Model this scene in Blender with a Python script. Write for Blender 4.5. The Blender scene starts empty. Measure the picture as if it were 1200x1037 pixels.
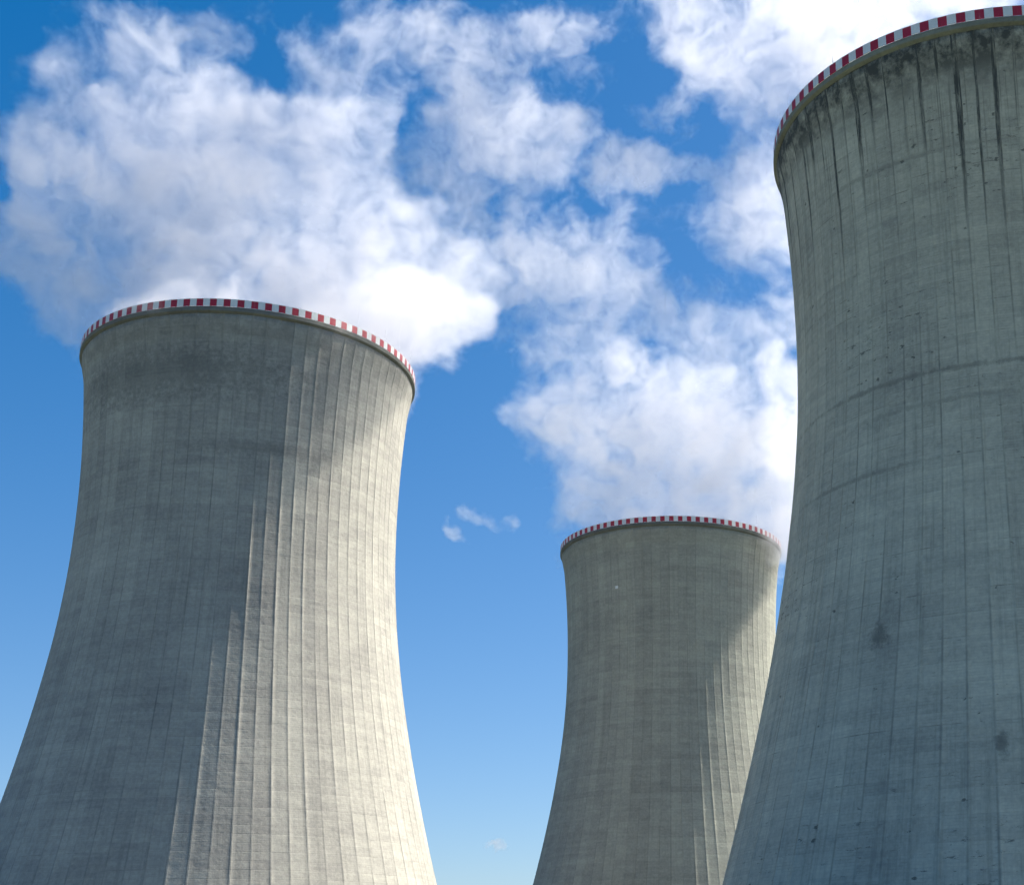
import bpy, bmesh, math, random
from math import sin, cos, pi, radians, sqrt, atan2, exp, floor
from mathutils import Vector, Matrix

scene = bpy.context.scene
col = scene.collection
random.seed(11)

# ------------------------------------------------------------------ camera
EYE = Vector((0.0, 0.0, 1.7))
PITCH, ROLL = 0.27363, -0.01805
FPX, IMG_W, IMG_H = 1672.0, 1200.0, 1037.0
PX, PY = 243.0, 152.66                       # optical centre of the uncropped frame, from the middle of the crop
cam_data = bpy.data.cameras.new("camera")
cam = bpy.data.objects.new("camera", cam_data)
col.objects.link(cam)
CAM_ROT = Matrix.Rotation(pi / 2 + PITCH, 4, 'X') @ Matrix.Rotation(ROLL, 4, 'Z')
cam.matrix_world = Matrix.Translation(EYE) @ CAM_ROT
cam_data.sensor_width = 36.0
cam_data.lens = 36.0 * FPX / IMG_W
cam_data.shift_x = -PX / IMG_W
cam_data.shift_y = PY / IMG_W
cam_data.clip_start = 0.1
cam_data.clip_end = 60000.0
scene.camera = cam

# ------------------------------------------------------------------ light
SUN_AZ, SUN_EL = radians(64.0), radians(49.5)          # azimuth clockwise from +Y
SUN_DIR = Vector((sin(SUN_AZ) * cos(SUN_EL), cos(SUN_AZ) * cos(SUN_EL), sin(SUN_EL)))
world = bpy.data.worlds.new("World")
scene.world = world
world.use_nodes = True
wn, wl = world.node_tree.nodes, world.node_tree.links
wn.clear()
w_out = wn.new("ShaderNodeOutputWorld")
w_bg = wn.new("ShaderNodeBackground")
w_sky = wn.new("ShaderNodeTexSky")
w_sky.sky_type = 'NISHITA'
w_sky.sun_disc = False
w_sky.sun_elevation = SUN_EL
w_sky.sun_rotation = SUN_AZ
w_sky.altitude = 300.0
w_sky.air_density = 1.0
w_sky.dust_density = 0.6
w_sky.ozone_density = 3.0
# deep clear-day blue: scale the sky per channel and take a little off, as polarised, well washed air looks
w_mul = wn.new("ShaderNodeVectorMath")
w_mul.operation = 'MULTIPLY_ADD'
w_mul.inputs[1].default_value = (0.412, 0.405, 0.410)
w_mul.inputs[2].default_value = (-0.380, -0.180, 0.165)
w_max = wn.new("ShaderNodeVectorMath")
w_max.operation = 'MAXIMUM'
w_max.inputs[1].default_value = (0.0, 0.0, 0.0)
w_bg.inputs["Strength"].default_value = 0.1
wl.new(w_sky.outputs[0], w_mul.inputs[0])
wl.new(w_mul.outputs[0], w_max.inputs[0])
wl.new(w_max.outputs[0], w_bg.inputs["Color"])
wl.new(w_bg.outputs[0], w_out.inputs["Surface"])

sun_data = bpy.data.lights.new("sun", 'SUN')
sun_data.energy = 3.65
sun_data.angle = radians(0.53)
sun_data.color = (1.0, 0.935, 0.81)
sun = bpy.data.objects.new("sun", sun_data)
sun.rotation_euler = (-SUN_DIR).to_track_quat('-Z', 'Y').to_euler()
sun.location = (0, 0, 400)
col.objects.link(sun)

vs = scene.view_settings
vs.view_transform = 'Standard'
vs.look = 'None'
vs.exposure = 1.7
vs.gamma = 1.0
vs.use_curve_mapping = False

scene.render.engine = 'CYCLES'
cy = scene.cycles
cy.max_bounces = 8
cy.diffuse_bounces = 3
cy.volume_bounces = 4
cy.transparent_max_bounces = 96
cy.volume_step_rate = 2.0
cy.volume_max_steps = 512
cy.use_adaptive_sampling = True
cy.adaptive_threshold = 0.04
cy.adaptive_min_samples = 16
cy.use_denoising = True


# ------------------------------------------------------------------ helpers
def tag(o, label=None, category=None, group=None, kind=None):
    for k, v in (("label", label), ("category", category), ("group", group), ("kind", kind)):
        if v:
            o[k] = v
    return o


def mesh_object(name, verts, faces, mats, parent=None, uvs=None, mat_index=None, smooth=None):
    me = bpy.data.meshes.new(name)
    me.from_pydata(verts, [], faces)
    for m in mats:
        me.materials.append(m)
    if uvs is not None:
        lay = me.uv_layers.new(name="UVMap")
        flat = [c for f in uvs for uv in f for c in uv]
        lay.data.foreach_set("uv", flat)
    if mat_index is not None:
        me.polygons.foreach_set("material_index", mat_index)
    if smooth is not None:
        me.polygons.foreach_set("use_smooth", smooth)
    me.update()
    o = bpy.data.objects.new(name, me)
    col.objects.link(o)
    if parent is not None:
        o.parent = parent
    return o


class Nodes:
    """Small shorthand for wiring a node tree."""
    def __init__(self, tree, geo=False):
        self.t, self.n, self.l = tree, tree.nodes, tree.links
        self.n.clear()

    def _in(self, sock, v):
        if v is None:
            return
        if isinstance(v, bpy.types.NodeSocket):
            self.l.new(v, sock)
        else:
            sock.default_value = v

    def math(self, op, a, b=None, c=None, clamp=False):
        nd = self.n.new("ShaderNodeMath")
        nd.operation = op
        nd.use_clamp = clamp
        for i, v in enumerate((a, b, c)):
            self._in(nd.inputs[i], v)
        return nd.outputs[0]

    def vec(self, op, a, b=None, scale=None):
        nd = self.n.new("ShaderNodeVectorMath")
        nd.operation = op
        self._in(nd.inputs[0], a)
        self._in(nd.inputs[1], b)
        if scale is not None:
            self._in(nd.inputs["Scale"], scale)
        return nd.outputs["Value"] if op in ('DOT_PRODUCT', 'LENGTH', 'DISTANCE') else nd.outputs[0]

    def combine(self, x, y, z=0.0):
        nd = self.n.new("ShaderNodeCombineXYZ")
        for i, v in enumerate((x, y, z)):
            self._in(nd.inputs[i], v)
        return nd.outputs[0]

    def noise(self, vec, scale, detail=4.0, rough=0.55, color=False, dist=0.0, lac=2.0):
        nd = self.n.new("ShaderNodeTexNoise")
        nd.noise_dimensions = '3D'
        self._in(nd.inputs["Vector"], vec)
        nd.inputs["Scale"].default_value = scale
        nd.inputs["Detail"].default_value = detail
        nd.inputs["Roughness"].default_value = rough
        nd.inputs["Lacunarity"].default_value = lac
        nd.inputs["Distortion"].default_value = dist
        return nd.outputs["Color" if color else "Fac"] if "Fac" in nd.outputs else nd.outputs[1 if color else 0]

    def white(self, vec):
        nd = self.n.new("ShaderNodeTexWhiteNoise")
        nd.noise_dimensions = '3D'
        self._in(nd.inputs["Vector"], vec)
        return nd.outputs["Value"]

    def remap(self, v, a, b, c=0.0, d=1.0, smooth=False):
        nd = self.n.new("ShaderNodeMapRange")
        nd.interpolation_type = 'SMOOTHSTEP' if smooth else 'LINEAR'
        nd.clamp = True
        for i, x in enumerate((v, a, b, c, d)):
            self._in(nd.inputs[i], x)
        return nd.outputs[0]

    def mix(self, fac, a, b, mode='MIX'):
        nd = self.n.new("ShaderNodeMix")
        nd.data_type = 'RGBA'
        nd.blend_type = mode
        self._in(nd.inputs["Factor"], fac)
        self._in(nd.inputs[6], a)
        self._in(nd.inputs[7], b)
        return nd.outputs[2]


def rgba(c):
    return (c[0], c[1], c[2], 1.0)


# ------------------------------------------------------------------ materials
N_RIBS = 80
LIFT = 1.5


def concrete(name, base, seed, streaks=0.6, top_stain=0.5, pocks=0.5, joints=0.5, band=None):
    """Weathered board-marked concrete. UV: u counts the rib bays round the shell, v is the height in metres."""
    m = bpy.data.materials.new(name)
    m.use_nodes = True
    k = Nodes(m.node_tree)
    out = k.n.new("ShaderNodeOutputMaterial")
    bs = k.n.new("ShaderNodeBsdfPrincipled")
    k.l.new(bs.outputs[0], out.inputs["Surface"])
    bs.inputs["Roughness"].default_value = 0.92
    bs.inputs["Specular IOR Level"].default_value = 0.15
    uvn = k.n.new("ShaderNodeUVMap")
    uvn.uv_map = "UVMap"
    sep = k.n.new("ShaderNodeSeparateXYZ")
    k.l.new(uvn.outputs[0], sep.inputs[0])
    u, v = sep.outputs[0], sep.outputs[1]
    tc = k.n.new("ShaderNodeTexCoord")
    P = k.vec('ADD', tc.outputs["Object"], (seed * 37.1, seed * 11.3, seed * 5.7))
    uvP = k.combine(k.math('ADD', u, seed * 13.0), v, seed)

    # broad tone: clouds of lighter and darker concrete, stretched along the lifts
    Pz = k.vec('MULTIPLY', P, (1.0, 1.0, 1.6))
    big = k.noise(Pz, 0.045, 5, 0.6)
    mid = k.noise(k.vec('MULTIPLY', P, (1.0, 1.0, 3.0)), 0.22, 5, 0.65)
    fine = k.noise(P, 1.7, 5, 0.7)
    tone = k.math('ADD', k.remap(big, 0.3, 0.7, -0.13, 0.13), k.remap(mid, 0.3, 0.7, -0.08, 0.08))
    tone = k.math('ADD', tone, k.remap(fine, 0.3, 0.7, -0.14, 0.14))
    # every lift and every shutter panel came out a little different
    lift_i = k.math('FLOOR', k.math('DIVIDE', v, LIFT))
    bay_i = k.math('FLOOR', u)
    lift_r = k.white(k.combine(0.0, lift_i, seed))
    bay_r = k.white(k.combine(bay_i, 3.0, seed + 4))
    panel_r = k.white(k.combine(bay_i, lift_i, seed + 1))
    tone = k.math('ADD', tone, k.remap(lift_r, 0, 1, -0.045, 0.045))
    tone = k.math('ADD', tone, k.remap(bay_r, 0, 1, -0.075, 0.075))
    tone = k.math('ADD', tone, k.remap(panel_r, 0, 1, -0.045, 0.045))

    # horizontal construction joints, broken up
    fl = k.math('FRACT', k.math('DIVIDE', v, LIFT))
    jd = k.math('MULTIPLY', k.math('ABSOLUTE', k.math('SUBTRACT', fl, 0.5)), 2.0)     # 1 at the joint
    jline = k.remap(jd, 0.86, 0.99, 0.0, 1.0, True)
    jbreak = k.remap(k.noise(k.vec('MULTIPLY', uvP, (0.9, 0.9, 1.0)), 0.6, 4, 0.75), 0.46, 0.68, 0.0, 1.0)
    jmaj = k.remap(k.white(k.combine(7.0, k.math('FLOOR', k.math('ADD', k.math('DIVIDE', v, LIFT), 0.5)), seed + 2)), 0.45, 1.0, 0.25, 1.0)
    joint = k.math('MULTIPLY', k.math('MULTIPLY', jline, jbreak), k.math('MULTIPLY', jmaj, joints))
    # board marks: four boards to a lift
    bd = k.math('MULTIPLY', k.math('ABSOLUTE', k.math('SUBTRACT', k.math('FRACT', k.math('DIVIDE', v, LIFT / 4)), 0.5)), 2.0)
    bline = k.math('MULTIPLY', k.remap(bd, 0.7, 1.0, 0.0, 1.0, True), k.remap(k.noise(k.vec('MULTIPLY', uvP, (0.5, 0.7, 1.0)), 1.0, 4, 0.75), 0.4, 0.65, 0.0, 1.0))
    board_r = k.white(k.combine(k.math('FLOOR', k.math('MULTIPLY', u, 0.5)), k.math('FLOOR', k.math('DIVIDE', v, LIFT / 4)), seed + 6))
    tone = k.math('ADD', tone, k.remap(board_r, 0, 1, -0.04, 0.04))
    # short dark strokes and spalls that follow the joints
    sp = k.noise(k.vec('MULTIPLY', uvP, (1.5, 1.7, 1.0)), 1.0, 5, 0.78)
    spn = k.noise(k.vec('MULTIPLY', uvP, (0.07, 0.05, 1.0)), 1.0, 3, 0.6)
    sthr = k.remap(spn, 0.35, 0.65, 0.70, 0.555)
    spall = k.remap(k.math('SUBTRACT', sp, sthr), 0.0, 0.05, 0.0, 1.0)
    spall = k.math('MULTIPLY', spall, k.remap(jd, 0.0, 1.0, 0.25, 1.0))
    # pock marks
    vor = k.n.new("ShaderNodeTexVoronoi")
    vor.feature = 'F1'
    pw = k.vec('SCALE', k.vec('SUBTRACT', k.noise(uvP, 2.6, 3, 0.7, True), (0.5, 0.5, 0.5)), scale=0.5)
    k.l.new(k.vec('MULTIPLY', k.vec('ADD', uvP, pw), (1.0, 0.42, 1.0)), vor.inputs["Vector"])
    vor.inputs["Scale"].default_value = 1.35
    vsep = k.n.new("ShaderNodeSeparateXYZ")
    k.l.new(vor.outputs["Color"], vsep.inputs[0])
    prad = k.remap(k.math('ADD', vsep.outputs[0], k.remap(spn, 0.35, 0.65, -0.2, 0.3)), 0.52, 1.2, 0.0, 0.2)
    pock = k.remap(k.math('SUBTRACT', vor.outputs["Distance"], prad), -0.05, 0.0, 1.0, 0.0)
    pock = k.math('MULTIPLY', pock, k.remap(prad, 0.0, 0.02, 0.0, 1.0))
    pock = k.math('MULTIPLY', pock, pocks)
    # lime bloom
    lime = k.remap(k.noise(k.vec('MULTIPLY', uvP, (1.0, 0.6, 1.0)), 1.9, 4, 0.75), 0.68, 0.75, 0.0, 0.45)

    # water runs beside the ribs; each run has its own length, strongest under the rim
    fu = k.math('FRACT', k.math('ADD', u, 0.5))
    wob = k.math('MULTIPLY', k.math('SUBTRACT', k.noise(k.combine(k.math('MULTIPLY', u, 0.5), k.math('MULTIPLY', v, 0.12), seed), 1.0, 3, 0.6), 0.5), 0.12)
    rd = k.math('ABSOLUTE', k.math('ADD', k.math('SUBTRACT', fu, 0.44), wob))           # distance to the rib's shaded side
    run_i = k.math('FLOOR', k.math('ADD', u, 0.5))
    run_r = k.white(k.combine(run_i, 1.0, seed + 9))
    run_w = k.remap(k.white(k.combine(run_i, 2.0, seed + 9)), 0, 1, 0.05, 0.26)
    depth = k.math('SUBTRACT', 121.5, v)
    run_len = k.remap(run_r, 0, 1, 7.0, 46.0)
    fade = k.remap(k.math('DIVIDE', depth, run_len), 0.2, 1.0, 1.0, 0.0, True)
    wid = k.math('MULTIPLY', run_w, k.remap(fade, 0, 1, 0.35, 1.0))
    run = k.remap(k.math('SUBTRACT', rd, wid), -0.08, 0.0, 1.0, 0.0, True)
    rtex = k.remap(k.noise(k.combine(k.math('MULTIPLY', u, 7.0), k.math('MULTIPLY', v, 0.18), seed), 1.0, 5, 0.75), 0.34, 0.58, 0.2, 1.0)
    run_top = k.math('MULTIPLY', k.math('MULTIPLY', run, rtex), k.math('MULTIPLY', fade, top_stain))
    # dark line down each rib's shaded side: the rib's shade painted in, plus grime
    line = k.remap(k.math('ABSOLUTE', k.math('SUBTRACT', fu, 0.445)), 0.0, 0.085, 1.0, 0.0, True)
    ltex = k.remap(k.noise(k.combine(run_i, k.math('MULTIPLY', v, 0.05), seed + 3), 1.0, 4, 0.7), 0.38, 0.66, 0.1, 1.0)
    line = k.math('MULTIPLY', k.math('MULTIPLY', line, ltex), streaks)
    # narrower streaks anywhere in the bay
    stn = k.noise(k.combine(k.math('MULTIPLY', u, 2.6), k.math('MULTIPLY', v, 0.035), seed), 1.0, 5, 0.7)
    soft = k.math('MULTIPLY', k.remap(stn, 0.5, 0.72, 0.0, 1.0), streaks * 0.6)
    # sooty belt under the cornice
    belt_n = k.noise(k.combine(k.math('MULTIPLY', u, 0.9), k.math('MULTIPLY', v, 0.3), seed), 1.0, 5, 0.7)
    belt = k.math('MULTIPLY', k.remap(depth, 0.0, 11.0, 1.0, 0.0, True), k.remap(belt_n, 0.3, 0.58, 0.1, 1.0))
    belt = k.math('MULTIPLY', belt, top_stain * 0.85)
    # many thin runs between the big ones
    thin_n = k.noise(k.combine(k.math('MULTIPLY', u, 5.0), k.math('MULTIPLY', v, 0.03), seed + 7), 1.0, 4, 0.65)
    thin_l = k.noise(k.combine(k.math('MULTIPLY', u, 1.3), 2.0, seed + 8), 1.0, 3, 0.6)
    thin = k.math('MULTIPLY', k.remap(thin_n, 0.5, 0.66, 0.0, 1.0), k.remap(k.math('DIVIDE', depth, k.remap(thin_l, 0.3, 0.7, 8.0, 40.0)), 0.1, 1.0, 1.0, 0.0, True))
    belt = k.math('MAXIMUM', belt, k.math('MULTIPLY', thin, top_stain * 0.6))

    dark = k.math('MAXIMUM', k.math('MAXIMUM', k.math('MULTIPLY', joint, 0.8), k.math('MULTIPLY', bline, 0.3 * joints)), k.math('MULTIPLY', spall, 0.8 * pocks + 0.03))
    dark = k.math('MAXIMUM', dark, k.math('MULTIPLY', pock, 0.75))
    dark = k.math('MAXIMUM', dark, k.math('MULTIPLY', run_top, 0.95))
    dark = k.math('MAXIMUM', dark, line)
    dark = k.math('MAXIMUM', dark, soft)
    dark = k.math('MAXIMUM', dark, belt)
    if band:                                   # a broad old stain: centre in (bay, metre), half sizes, amount
        for (bu, bv, su, sv, amt) in band:
            du = k.math('DIVIDE', k.math('SUBTRACT', u, bu), su)
            dv = k.math('DIVIDE', k.math('SUBTRACT', v, bv), sv)
            dd = k.math('SQRT', k.math('ADD', k.math('MULTIPLY', du, du), k.math('MULTIPLY', dv, dv)))
            wn_ = k.math('MULTIPLY', k.math('SUBTRACT', k.noise(k.combine(k.math('MULTIPLY', u, 2.2), k.math('MULTIPLY', v, 0.7), seed + 5), 1.0, 6, 0.75), 0.5), 2.6)
            bb = k.math('MULTIPLY', k.remap(k.math('ADD', dd, wn_), 0.2, 1.0, 1.0, 0.0, True), amt)
            dark = k.math('MAXIMUM', dark, bb)

    c = k.mix(1.0, rgba(base), k.combine(k.math('ADD', 1.0, tone), k.math('ADD', 1.0, tone), k.math('ADD', 1.0, k.math('MULTIPLY', tone, 0.9))), 'MULTIPLY')
    c = k.mix(lime, c, (0.52, 0.53, 0.52, 1))
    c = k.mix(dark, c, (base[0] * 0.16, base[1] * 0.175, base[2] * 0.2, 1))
    k.l.new(c, bs.inputs["Base Color"])

    hgt = k.math('ADD', k.math('MULTIPLY', fine, 0.05), k.math('MULTIPLY', k.noise(Pz, 0.35, 3, 0.6), 0.16))
    hgt = k.math('SUBTRACT', hgt, k.math('ADD', k.math('MULTIPLY', jline, 0.012), k.math('MULTIPLY', bline, 0.01)))
    hgt = k.math('ADD', hgt, k.math('MULTIPLY', panel_r, 0.02))
    hgt = k.math('SUBTRACT', hgt, k.math('MULTIPLY', pock, 0.04))
    bp = k.n.new("ShaderNodeBump")
    bp.inputs["Strength"].default_value = 0.55
    bp.inputs["Distance"].default_value = 1.0
    k.l.new(hgt, bp.inputs["Height"])
    k.l.new(bp.outputs[0], bs.inputs["Normal"])
    return m


def paint(name, c, rough=0.5, dirt=0.25):
    m = bpy.data.materials.new(name)
    m.use_nodes = True
    k = Nodes(m.node_tree)
    out = k.n.new("ShaderNodeOutputMaterial")
    bs = k.n.new("ShaderNodeBsdfPrincipled")
    k.l.new(bs.outputs[0], out.inputs["Surface"])
    bs.inputs["Roughness"].default_value = rough
    tc = k.n.new("ShaderNodeTexCoord")
    nz = k.noise(tc.outputs["Object"], 0.9, 4, 0.6)
    nz2 = k.noise(k.vec('MULTIPLY', tc.outputs["Object"], (3.0, 3.0, 0.4)), 0.8, 4, 0.6)
    f = k.remap(k.math('ADD', nz, nz2), 0.85, 1.35, 0.0, dirt)
    k.l.new(k.mix(f, rgba(c), (c[0] * 0.35 + 0.03, c[1] * 0.35 + 0.03, c[2] * 0.35 + 0.025, 1)), bs.inputs["Base Color"])
    return m


RED = paint("red_paint", (0.42, 0.012, 0.035), 0.5, 0.3)
WHITE = paint("white_paint", (0.74, 0.76, 0.76), 0.5, 0.25)
STEEL = paint("galvanised_steel", (0.22, 0.23, 0.24), 0.45, 0.3)

# ------------------------------------------------------------------ ground
gm = bpy.data.materials.new("mown_grass_and_dust")
gm.use_nodes = True
k = Nodes(gm.node_tree)
g_out = k.n.new("ShaderNodeOutputMaterial")
g_bs = k.n.new("ShaderNodeBsdfPrincipled")
k.l.new(g_bs.outputs[0], g_out.inputs["Surface"])
g_bs.inputs["Roughness"].default_value = 0.95
g_tc = k.n.new("ShaderNodeTexCoord")
g_f = k.remap(k.noise(g_tc.outputs["Object"], 0.03, 6, 0.65), 0.42, 0.58)
g_f2 = k.noise(g_tc.outputs["Object"], 1.5, 5, 0.7)
g_c = k.mix(g_f, (0.08, 0.10, 0.04, 1), (0.16, 0.155, 0.11, 1))
k.l.new(k.mix(k.math('MULTIPLY', g_f2, 0.4), g_c, (0.03, 0.04, 0.018, 1)), g_bs.inputs["Base Color"])
gv, gf = [], []
rings = [0, 40, 120, 260, 420, 700, 1200, 2500, 6000, 15000, 40000]
NS = 48
gv.append((0, 0, 0))
for r in rings[1:]:
    for i in range(NS):
        a = 2 * pi * i / NS
        h = 0.0 if r < 2000 else -((r / 1000.0) ** 2) * 0.08
        gv.append((r * cos(a), 200 + r * sin(a), h))
for i in range(NS):
    gf.append((0, 1 + i, 1 + (i + 1) % NS))
for j in range(len(rings) - 2):
    for i in range(NS):
        a, b = 1 + j * NS + i, 1 + j * NS + (i + 1) % NS
        gf.append((a, a + NS, b + NS, b))
tag(mesh_object("ground", gv, gf, [gm]), kind="structure")

# ------------------------------------------------------------------ cooling towers
H_TOP = 125.0            # top of the striped parapet
H_PAR = 1.55             # parapet height
H_COR = 1.2              # height of the concrete cornice below it
R_THROAT, Z_THROAT, B_LOW, B_UP = 30.64, 90.9, 78.5, 90.1
R_RIM = 33.25


def radius(z):
    b = B_LOW if z < Z_THROAT else B_UP
    return R_THROAT * sqrt(1 + ((z - Z_THROAT) / b) ** 2)


def lathe(profile, n, uv=False):
    v, f, t = [], [], []
    for (r, z) in profile:
        for i in range(n):
            a = 2 * pi * i / n
            v.append((r * cos(a), r * sin(a), z))
    m = len(profile)
    for j in range(m):
        j2 = (j + 1) % m
        for i in range(n):
            i2 = (i + 1) % n
            f.append((j * n + i, j * n + i2, j2 * n + i2, j2 * n + i))
            if uv:
                u0, u1 = N_RIBS * i / n, N_RIBS * (i + 1) / n
                t.append(((u0, profile[j][1]), (u1, profile[j][1]), (u1, profile[j2][1]), (u0, profile[j2][1])))
    return v, f, t


def shell_mesh(rng):
    """The hyperbolic shell: real ribs on its outer face, a plain inner face, a top and a foot that close it."""
    z_top = H_TOP - H_PAR - H_COR + 0.3
    # one bay: (fraction of the bay, height of the rib there); the rib sits round fraction 0
    bay = [(-0.062, 0.0), (-0.034, 0.024), (0.034, 0.024), (0.062, 0.0), (0.25, -0.013), (0.5, -0.02), (0.75, -0.013)]
    zs = [z_top * j / 96.0 for j in range(97)]
    na = N_RIBS * len(bay)
    # slow errors of form in the casting
    ph = [(rng.uniform(0, 6.28), rng.randint(3, 19), rng.uniform(0.03, 0.2), rng.uniform(0, 6.28)) for _ in range(14)]
    # every bay is nearly flat and leans a little its own way, changing from lift to lift
    tilt = [(rng.gauss(0, 0.012), rng.uniform(0, 6.28), rng.uniform(0.05, 0.25), rng.gauss(0, 0.012), rng.uniform(0.35, 1.25)) for _ in range(N_RIBS)]
    V, F, T, S = [], [], [], []
    for z in zs:
        for b in range(N_RIBS):
            t0, tp, tw, t1, rh = tilt[b]
            lean = t0 + t1 * sin(tw * z + tp)
            rz = rh * (1 + 0.45 * sin(tw * 2.3 * z + 2 * tp)) * rng.uniform(0.75, 1.25)
            for (fr, h) in bay:
                a = 2 * pi * (b + fr) / N_RIBS
                e = sum(0.012 * sin(n_ * a + p1) * sin(w * z + p2) for (p1, n_, w, p2) in ph)
                tq = min(1.0, max(0.0, (z - 117.5) / 3.4))
                r = radius(z) + 0.3 * tq * tq * (3 - 2 * tq) + (h * rz if h > 0 else h) + e + (lean * 2 * (fr - 0.5) if fr > 0.1 else 0.0)
                V.append((r * cos(a), r * sin(a), z))
    for j in range(len(zs) - 1):
        for i in range(na):
            i2 = (i + 1) % na
            F.append((j * na + i, j * na + i2, (j + 1) * na + i2, (j + 1) * na + i))
            b, q = divmod(i, len(bay))
            u0 = b + bay[q][0] + 1.0
            u1 = (b + bay[q + 1][0] if q + 1 < len(bay) else b + 1 + bay[0][0]) + 1.0
            T.append(((u0, zs[j]), (u1, zs[j]), (u1, zs[j + 1]), (u0, zs[j + 1])))
            S.append(q >= 3)
    # inner face
    o = len(V)
    for z in zs:
        th = 0.35 + 0.65 * max(0.0, 1 - z / 40.0)
        for i in range(na):
            x, y, _ = V[zs.index(z) * na + i] if False else (0, 0, 0)
            b, q = divmod(i, len(bay))
            a = 2 * pi * (b + bay[q][0]) / N_RIBS
            r = radius(z) - th
            V.append((r * cos(a), r * sin(a), z))
    for j in range(len(zs) - 1):
        for i in range(na):
            i2 = (i + 1) % na
            F.append((o + j * na + i2, o + j * na + i, o + (j + 1) * na + i, o + (j + 1) * na + i2))
            T.append(((0.2, zs[j]), (0.4, zs[j]), (0.4, zs[j + 1]), (0.2, zs[j + 1])))
            S.append(True)
    jt = (len(zs) - 1) * na
    for i in range(na):
        i2 = (i + 1) % na
        F.append((jt + i, jt + i2, o + jt + i2, o + jt + i))
        T.append(((0.2, 119.5), (0.4, 119.5), (0.4, 119.6), (0.2, 119.6)))
        S.append(False)
        F.append((i2, i, o + i, o + i2))
        T.append(((0.2, 0.1), (0.4, 0.1), (0.4, 0.2), (0.2, 0.2)))
        S.append(False)
    return V, F, T, S


def parapet_mesh():
    """84 red and 84 white sheet panels standing on the cornice, each white and red field of two sheets with a seam."""
    N = 84
    V, F, M = [], [], []
    z0, z1 = H_TOP - H_PAR + 0.004, H_TOP
    ro, ri = R_RIM - 0.06, R_RIM - 0.16

    def box(a0, a1, r0, r1, zb, zt, mat, n=1):
        o = len(V)
        for i in range(n + 1):
            a = a0 + (a1 - a0) * i / n
            for (r, z) in ((r0, zb), (r1, zb), (r1, zt), (r0, zt)):
                V.append((r * cos(a), r * sin(a), z))
        for i in range(n):
            p, q = o + 4 * i, o + 4 * (i + 1)
            for s in range(4):
                s2 = (s + 1) % 4
                F.append((p + s, p + s2, q + s2, q + s))
                M.append(mat)
        F.append((o, o + 3, o + 2, o + 1))
        p = o + 4 * n
        F.append((p, p + 1, p + 2, p + 3))
        M.extend((mat, mat))

    for i in range(N):
        a = 2 * pi * i / N
        d = 2 * pi / N
        g = d * 0.0015
        for (s, e, mt) in ((0.0, 0.25, 0), (0.25, 0.5, 0), (0.5, 0.75, 1), (0.75, 1.0, 1)):
            jr = random.uniform(-0.012, 0.012)
            box(a + d * s + g, a + d * e - g, ri + jr, ro + jr, z0 + 0.06, z1 - 0.05, mt)
        for s in (0.0, 0.5):                              # posts behind the sheets
            box(a + d * s - d * 0.025, a + d * s + d * 0.025, ri - 0.1, ri - 0.015, z0, z1 + 0.02, 2)
    for i in range(N):                                    # hand rail along the top
        box(2 * pi * i / N, 2 * pi * (i + 1) / N, ri - 0.02, ro + 0.02, z1 - 0.045, z1 + 0.02, 1)
    return V, F, M


PARAPET = None


def cooling_tower(x, y, label, shell_mat, cornice_mat, seed, turn):
    global PARAPET
    rng = random.Random(seed)
    root = bpy.data.objects.new("cooling_tower", None)
    root.empty_display_size = 10
    root.location = (x, y, 0)
    root.rotation_euler = (0, 0, turn)
    col.objects.link(root)
    tag(root, label, "cooling tower", "concrete cooling towers")
    V, F, T, S = shell_mesh(rng)
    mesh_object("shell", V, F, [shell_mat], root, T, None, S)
    zc0, zc1 = H_TOP - H_PAR - H_COR, H_TOP - H_PAR
    rb = radius(zc0)
    prof = [(rb - 0.3, zc0 - 0.0), (rb + 0.34, zc0 - 0.0), (R_RIM - 0.03, zc0 + 0.3), (R_RIM, zc0 + 0.38), (R_RIM, zc1 - 0.12),
            (R_RIM - 0.1, zc1), (rb - 0.9, zc1), (rb - 0.9, zc0 + 0.5)]
    v, f, t = lathe(prof, 240, True)
    mesh_object("cornice", v, f, [cornice_mat], root, t)
    if PARAPET is None:
        v, f, mi = parapet_mesh()
        PARAPET = mesh_object("striped_parapet", v, f, [RED, WHITE, STEEL], root, None, mi)
    else:
        o = PARAPET.copy()
        col.objects.link(o)
        o.parent = root
    return root


def bay_at(tower_xy, turn, az_world):
    """Bay number (in u) that faces a world azimuth angle (radians from +X)."""
    return ((az_world - turn) / (2 * pi) * N_RIBS) % N_RIBS + 1.0


LEFT_XY, MID_XY, RIGHT_XY = (-96.87, 276.02), (-14.42, 412.57), (42.81, 195.82)


def facing(xy):
    return atan2(-xy[1], -xy[0])


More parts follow.
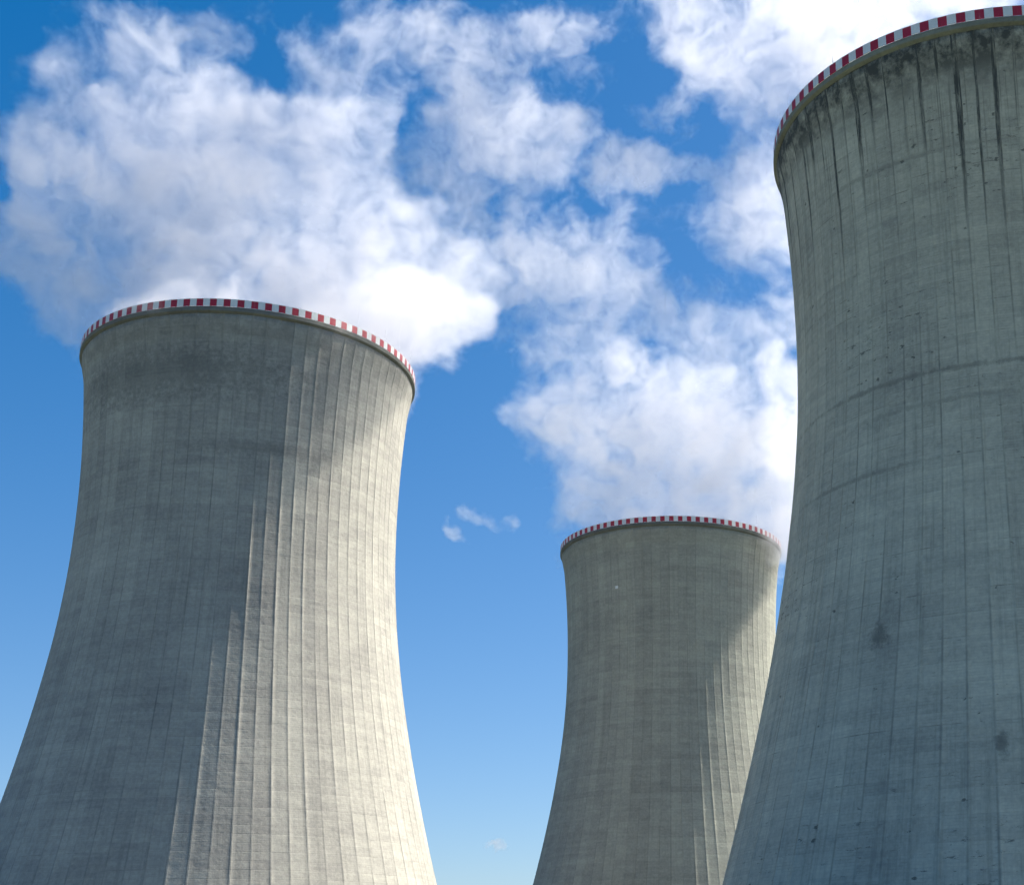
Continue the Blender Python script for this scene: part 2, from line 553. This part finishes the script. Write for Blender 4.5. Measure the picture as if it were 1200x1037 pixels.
uL = bay_at(LEFT_XY, 0.0, facing(LEFT_XY))
uR = bay_at(RIGHT_XY, 0.0, facing(RIGHT_XY))
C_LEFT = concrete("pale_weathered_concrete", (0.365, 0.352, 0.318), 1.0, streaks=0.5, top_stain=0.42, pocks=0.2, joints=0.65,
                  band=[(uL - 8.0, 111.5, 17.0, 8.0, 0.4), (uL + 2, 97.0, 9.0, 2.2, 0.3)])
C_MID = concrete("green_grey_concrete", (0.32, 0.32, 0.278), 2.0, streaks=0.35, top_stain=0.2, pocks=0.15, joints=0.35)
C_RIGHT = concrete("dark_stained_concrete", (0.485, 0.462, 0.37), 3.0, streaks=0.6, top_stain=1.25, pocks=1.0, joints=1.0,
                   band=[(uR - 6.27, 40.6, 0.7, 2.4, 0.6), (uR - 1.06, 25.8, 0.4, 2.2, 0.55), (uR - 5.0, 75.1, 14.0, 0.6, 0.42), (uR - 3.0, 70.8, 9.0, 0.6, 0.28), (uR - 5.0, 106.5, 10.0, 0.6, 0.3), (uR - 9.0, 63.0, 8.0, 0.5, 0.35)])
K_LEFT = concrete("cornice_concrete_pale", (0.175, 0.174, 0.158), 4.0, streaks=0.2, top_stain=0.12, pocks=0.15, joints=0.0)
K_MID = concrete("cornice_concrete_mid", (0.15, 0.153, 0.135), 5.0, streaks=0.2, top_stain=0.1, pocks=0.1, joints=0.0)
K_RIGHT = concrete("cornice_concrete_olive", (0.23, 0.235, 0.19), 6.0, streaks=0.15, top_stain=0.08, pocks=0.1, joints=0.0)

left = cooling_tower(*LEFT_XY, "broad cooling tower with its right flank in bright sun, dark stained band under its rim",
                     C_LEFT, K_LEFT, 21, 0.0)
mid = cooling_tower(*MID_XY, "smallest looking cooling tower, farthest back, partly hidden behind the dark shaded one",
                    C_MID, K_MID, 22, 0.02)
right = cooling_tower(*RIGHT_XY, "nearest cooling tower, dark grey and wholly in shade, black streaks running down from its rim",
                      C_RIGHT, K_RIGHT, 23, 0.0)


def rod(parent, az, h, rad=0.05):
    v, f, _ = lathe([(rad, 0), (rad * 0.8, h * 0.6), (rad * 0.35, h), (0.001, h), (0.001, 0)], 8)
    o = mesh_object("lightning_rod", v, f, [STEEL], parent)
    r = R_RIM - 0.22
    o.location = (r * cos(az), r * sin(az), H_TOP - 0.1)
    return o


rod(right, facing(RIGHT_XY) - 0.665, 1.5)


def plate(parent, az, z, w, h, t):
    """A small white sheet on two brackets, standing off the shell."""
    v, f = [], []
    for (x0, x1, y0, y1, z0, z1) in ((0.16, 0.16 + t, -w / 2, w / 2, -h / 2, h / 2), (-0.1, 0.157, -w / 2 + 0.08, -w / 2 + 0.16, -0.05, 0.05),
                                     (-0.1, 0.157, w / 2 - 0.16, w / 2 - 0.08, -0.05, 0.05)):
        o = len(v)
        v += [(x, y, zz) for x in (x0, x1) for y in (y0, y1) for zz in (z0, z1)]
        f += [tuple(o + i for i in q) for q in ((0, 1, 3, 2), (4, 6, 7, 5), (0, 4, 5, 1), (2, 3, 7, 6), (0, 2, 6, 4), (1, 5, 7, 3))]
    o = mesh_object("marker_plate", v, f, [WHITE], parent)
    r = radius(z)
    o.location = (r * cos(az), r * sin(az), z)
    o.rotation_euler = (0, 0, az)
    return o


plate(mid, -2.068, 106.1, 0.9, 0.8, 0.03)

# ------------------------------------------------------------------ steam and clouds


def ray(px, py):
    """World direction through a point of the photograph (1200 x 1037)."""
    d = Vector(((px - IMG_W / 2 - PX) / FPX, -(py - IMG_H / 2 - PY) / FPX, -1.0))
    return (CAM_ROT.to_3x3() @ d).normalized()


def at(px, py, dist):
    d = ray(px, py)
    return EYE + d * (dist / Vector((d.x, d.y)).length)


def vapour_material(name, density, aniso, white=0.9):
    m = bpy.data.materials.new(name)
    m.use_nodes = True
    k = Nodes(m.node_tree)
    out = k.n.new("ShaderNodeOutputMaterial")
    pv = k.n.new("ShaderNodeVolumePrincipled")
    pv.inputs["Color"].default_value = (white, white * 0.995, min(0.99, white * 1.02), 1)
    pv.inputs["Density"].default_value = density
    pv.inputs["Density Attribute"].default_value = "density"
    pv.inputs["Anisotropy"].default_value = aniso
    k.l.new(pv.outputs[0], out.inputs["Volume"])
    return m


def vapour(name, blobs, dist, mat, vox_px, amp, thr, soft, freq_px, warp_px, seed, fill=1.0, extra=()):
    """A cloud grown in a grid of voxels: soft lumps of vapour, torn by turbulence. Lumps: (px, py, rx, ry, weight, depth offset in m, depth radius in px)."""
    cx = sum(b[0] for b in blobs) / len(blobs)
    cyy = sum(b[1] for b in blobs) / len(blobs)
    ctr = at(cx, cyy, dist)
    yaw = -atan2(ctr.x, ctr.y)
    o_m = Matrix.Translation(ctr) @ Matrix.Rotation(yaw, 4, 'Z')
    inv = o_m.inverted()
    lumps = []
    for b in blobs:
        px, py, rx, ry, w = b[:5]
        dz = b[5] if len(b) > 5 else 0.0
        p = at(px, py, dist + dz)
        s = (p - EYE).length / FPX
        ry_d = (b[6] if len(b) > 6 else 0.75 * min(rx, ry) + 12) * s
        lumps.append((inv @ p, (rx * s, ry_d, ry * s), w))
    for (p, r, w) in extra:
        lumps.append((inv @ Vector(p), r, w))
    s0 = (ctr - EYE).length / FPX
    vox = vox_px * s0
    ext = 1.65
    lo = [min(c[i] - ext * r[i] for (c, r, w) in lumps) for i in range(3)]
    hi = [max(c[i] + ext * r[i] for (c, r, w) in lumps) for i in range(3)]
    res = [max(8, int((hi[i] - lo[i]) / vox)) for i in range(3)]
    ng = bpy.data.node_groups.new(name + "_growth", 'GeometryNodeTree')
    ng.interface.new_socket(name="Geometry", in_out='INPUT', socket_type='NodeSocketGeometry')
    ng.interface.new_socket(name="Geometry", in_out='OUTPUT', socket_type='NodeSocketGeometry')
    k = Nodes(ng)
    go = k.n.new("NodeGroupOutput")
    vc = k.n.new("GeometryNodeVolumeCube")
    vc.inputs["Min"].default_value = lo
    vc.inputs["Max"].default_value = hi
    for i, nm in enumerate(("Resolution X", "Resolution Y", "Resolution Z")):
        vc.inputs[nm].default_value = res[i]
    sm = k.n.new("GeometryNodeSetMaterial")
    sm.inputs["Material"].default_value = mat
    k.l.new(vc.outputs[0], sm.inputs["Geometry"])
    k.l.new(sm.outputs[0], go.inputs[0])
    pos = k.n.new("GeometryNodeInputPosition").outputs[0]
    # threads drawn out along the camera's line of sight (away and upwards), finer across it
    el = atan2(ctr.z - EYE.z, sqrt(ctr.x ** 2 + ctr.y ** 2))
    view_stretch = k.combine(k.vec('DOT_PRODUCT', pos, (1.0, 0.0, 0.0)), k.vec('DOT_PRODUCT', pos, (0.0, 0.3 * cos(el), 0.3 * sin(el))),
                      k.vec('DOT_PRODUCT', pos, (0.0, -sin(el), cos(el))))
    off = k.vec('ADD', view_stretch, (seed * 173.0, seed * 59.0, seed * 91.0))
    w1 = k.noise(off, 1.0 / (warp_px * 2.2 * s0), 2, 0.5, True)
    w1 = k.vec('SCALE', k.vec('SUBTRACT', w1, (0.5, 0.5, 0.5)), scale=warp_px * 1.9 * s0)
    w2 = k.noise(off, 1.0 / (warp_px * 0.55 * s0), 3, 0.55, True)
    w2 = k.vec('SCALE', k.vec('SUBTRACT', w2, (0.5, 0.5, 0.5)), scale=warp_px * 0.75 * s0)
    p = k.vec('ADD', pos, k.vec('ADD', w1, w2))
    total = None
    for (c, r, w) in lumps:
        q = k.vec('MULTIPLY', k.vec('SUBTRACT', p, tuple(c)), tuple(1.0 / x for x in r))
        g = k.math('MULTIPLY', k.math('POWER', 0.36788, k.vec('DOT_PRODUCT', q, q)), w)
        total = g if total is None else k.math('ADD', total, g)
    total = k.math('MINIMUM', total, 1.05)
    pn = k.vec('ADD', off, k.vec('SCALE', k.vec('ADD', w1, w2), scale=0.6))
    fb = k.noise(pn, 1.0 / (freq_px * s0), 8, 0.7)
    gate = k.remap(total, 0.04, 0.4, 0.0, 1.0, True)
    d = k.math('SUBTRACT', k.math('ADD', total, k.math('MULTIPLY', k.math('MULTIPLY', k.math('SUBTRACT', fb, 0.5), amp), gate)), thr)
    d = k.remap(d, 0.0, soft, 0.0, 1.0)
    fil = k.noise(k.vec('ADD', pn, (31.0, 7.0, 53.0)), 3.6 / (freq_px * s0), 6, 0.68, dist=0.6)      # torn threads and holes
    d = k.math('MULTIPLY', k.math('POWER', d, 1.35), k.remap(fil, 0.37, 0.62, 0.26, 1.25))
    k.l.new(d, vc.inputs["Density"])
    vd = bpy.data.volumes.new(name)
    vd.materials.append(mat)
    o = bpy.data.objects.new(name, vd)
    col.objects.link(o)
    o.matrix_world = o_m
    md = o.modifiers.new("growth", 'NODES')
    md.node_group = ng
    print("VAPOUR", name, res, res[0] * res[1] * res[2] / 1e6, "M voxels")
    return o


STEAM = vapour_material("steam", 0.09, 0.72, 0.925)
STEAM_FAR = vapour_material("steam_far", 0.08, 0.74, 0.89)
CLOUD_THIN = vapour_material("cloud_scraps", 0.06, 0.74, 0.88)
CLOUD_FLAT = vapour_material("cloud_flat", 0.04, 0.72, 0.89)
CLOUD = vapour_material("cloud_vapour", 0.024, 0.74, 0.86)

L_BLOBS = [
    (290, 355, 150, 45, 1.1), (420, 365, 95, 62, 1.1), (500, 395, 50, 46, 0.65), (350, 300, 110, 60, 1.0), (240, 310, 110, 60, 0.95),
    (120, 350, 70, 40, 0.85), (450, 320, 90, 55, 0.9), (545, 330, 40, 60, 0.55),
    (200, 230, 75, 75, 0.9), (165, 170, 60, 50, 0.85), (95, 150, 55, 45, 0.6), (60, 230, 50, 70, 0.62), (40, 290, 45, 45, 0.6),
    (200, 90, 35, 60, 0.7), (195, 20, 30, 45, 0.6),
    (370, 210, 60, 70, 0.9), (385, 130, 42, 55, 0.85), (430, 90, 40, 40, 0.7), (470, 35, 40, 40, 0.75), (290, 240, 60, 50, 0.6),
    (250, 170, 40, 40, 0.45),
    (500, 354, 52, 34, 1.0, -25, 60), (540, 340, 34, 42, 0.8, -22, 55), (445, 348, 60, 32, 1.05, -25, 48), (530, 380, 40, 40, 0.9, -10, 55), (512, 368, 44, 30, 1.0, -19, 75), (482, 374, 36, 20, 1.3, -26, 50), (525, 420, 30, 24, 0.6, 6, 30),
    (230, 120, 50, 60, 0.7), (275, 190, 50, 45, 0.8), (345, 170, 45, 50, 0.8), (400, 60, 40, 50, 0.6), (30, 230, 45, 60, 0.65), (70, 320, 55, 45, 0.7),
    (110, 90, 55, 45, 0.5), (480, 110, 50, 50, 0.5), (470, 260, 60, 45, 0.6), (550, 290, 50, 45, 0.6), (90, 375, 45, 28, 0.7), (30, 140, 40, 50, 0.45),
    (130, 20, 50, 40, 0.4), (300, 30, 40, 40, 0.4), (370, 30, 40, 40, 0.45),
]
tag(vapour("steam_plume", L_BLOBS, 296, STEAM, 1.7, 3.0, 0.40, 0.55, 120, 60, 1.3,
           extra=[((LEFT_XY[0], LEFT_XY[1], 124.0), (27, 27, 9), 1.3)]),
    "broad white steam plume spreading over the cooling tower at the left", "steam", "steam plumes above the towers")

C_BLOBS = [
    (785, 595, 105, 40, 1.2), (690, 590, 50, 45, 0.95), (870, 590, 60, 50, 1.1), (760, 520, 95, 60, 1.1), (860, 510, 80, 60, 1.1),
    (680, 480, 65, 50, 1.0), (650, 475, 40, 35, 0.7), (920, 500, 70, 60, 1.0), (740, 450, 70, 40, 0.85), (700, 420, 50, 35, 0.65),
    (945, 585, 42, 32, 1.1, -17, 50), (975, 560, 40, 40, 0.9, -14, 50), (900, 615, 45, 25, 0.9, -20, 40),
    (830, 465, 50, 30, 0.9), (910, 440, 50, 40, 0.7),
]
tag(vapour("steam_plume", C_BLOBS, 416, STEAM_FAR, 1.9, 2.5, 0.42, 0.5, 90, 45, 4.1,
           extra=[((MID_XY[0], MID_XY[1], 124.0), (27, 27, 9), 1.3)]),
    "dense white steam plume standing over the farthest cooling tower", "steam", "steam plumes above the towers")

R_BLOBS = [
    (1216, -70, 250, 50, 1.2), (1060, -35, 110, 45, 1.1), (1180, -25, 110, 35, 1.1), (985, 5, 60, 40, 0.9), (1270, -40, 90, 40, 1.1),
]
tag(vapour("steam_plume", R_BLOBS, 212, STEAM_FAR, 3.0, 2.2, 0.40, 0.7, 110, 50, 9.2,
           extra=[((RIGHT_XY[0], RIGHT_XY[1], 124.0), (27, 27, 9), 1.3)]),
    "white steam at the top edge, rising from behind the rim of the nearest cooling tower", "steam", "steam plumes above the towers")

W_BLOBS = [
    # torn strands between the two plumes
    (500, 40, 45, 45, 0.75), (540, 100, 60, 40, 0.6), (600, 70, 60, 40, 0.7), (560, 30, 50, 40, 0.6), (520, 170, 50, 50, 0.5), (590, 150, 60, 45, 0.65), (630, 190, 50, 45, 0.7), (560, 210, 60, 50, 0.45),
    (545, 280, 60, 40, 0.5), (650, 250, 50, 40, 0.65), (640, 310, 60, 45, 0.8), (720, 300, 55, 38, 0.85), (750, 350, 55, 45, 0.85), (690, 370, 60, 45, 0.75), (820, 420, 60, 40, 0.6), (640, 420, 40, 30, 0.5),
    (680, 25, 45, 40, 0.75), (620, 20, 50, 30, 0.5), (800, 380, 50, 35, 0.45), (860, 400, 50, 40, 0.6), (720, 410, 50, 40, 0.5),
    # thin veils in the gaps
    (690, 100, 60, 40, 0.45), (820, 95, 50, 40, 0.36), (650, 150, 60, 45, 0.5), (800, 255, 60, 36, 0.42), (480, 200, 60, 60, 0.52), (500, 250, 60, 40, 0.5), (560, 330, 60, 45, 0.5), (730, 245, 60, 30, 0.48), (860, 250, 45, 50, 0.6), (600, 370, 50, 45, 0.48),
     (270, 60, 60, 50, 0.38), (240, 30, 60, 40, 0.36), (590, 400, 45, 40, 0.36),
    # bank behind the nearest tower
    (790, 20, 75, 42, 0.85), (880, 40, 90, 55, 0.85), (980, 20, 100, 60, 0.8), (1090, -20, 90, 45, 0.8), (905, 110, 45, 50, 0.8), (950, 100, 55, 55, 0.75),
    (880, 225, 45, 40, 0.7), (920, 200, 50, 60, 0.9), (900, 300, 55, 50, 0.75), (930, 380, 55, 60, 0.8), (850, 310, 30, 30, 0.5),
]
tag(vapour("cloud", W_BLOBS, 900, CLOUD, 1.7, 3.1, 0.44, 0.5, 80, 45, 7.7), kind="stuff")
# small scraps of cloud low in the gap between the two far towers
G_BLOBS = [(518, 623, 16, 8, 1.1), (532, 633, 14, 7, 1.1), (556, 602, 20, 9, 1.2), (573, 610, 12, 6, 0.9), (600, 612, 13, 10, 1.1), (598, 412, 16, 9, 0.9)]
tag(vapour("cloud", G_BLOBS, 900, CLOUD_THIN, 1.6, 2.2, 0.42, 0.7, 36, 26, 12.4), kind="stuff")
B_BLOBS = [(582, 991, 13, 5, 1.2), (592, 993, 9, 4, 1.1)]
tag(vapour("cloud", B_BLOBS, 900, CLOUD_THIN, 1.4, 1.2, 0.42, 0.6, 24, 16, 15.1), kind="stuff")
# the separate flat cloud high between the two plumes, with a shred above it
F_BLOBS = [(722, 188, 50, 26, 1.35), (775, 193, 50, 22, 1.35), (822, 207, 40, 12, 1.15), (700, 212, 26, 18, 0.8), (792, 118, 30, 16, 0.9), (760, 132, 34, 12, 0.7), (810, 150, 24, 14, 0.55)]
tag(vapour("cloud", F_BLOBS, 880, CLOUD_FLAT, 1.6, 2.3, 0.42, 0.6, 60, 34, 18.6), kind="stuff")
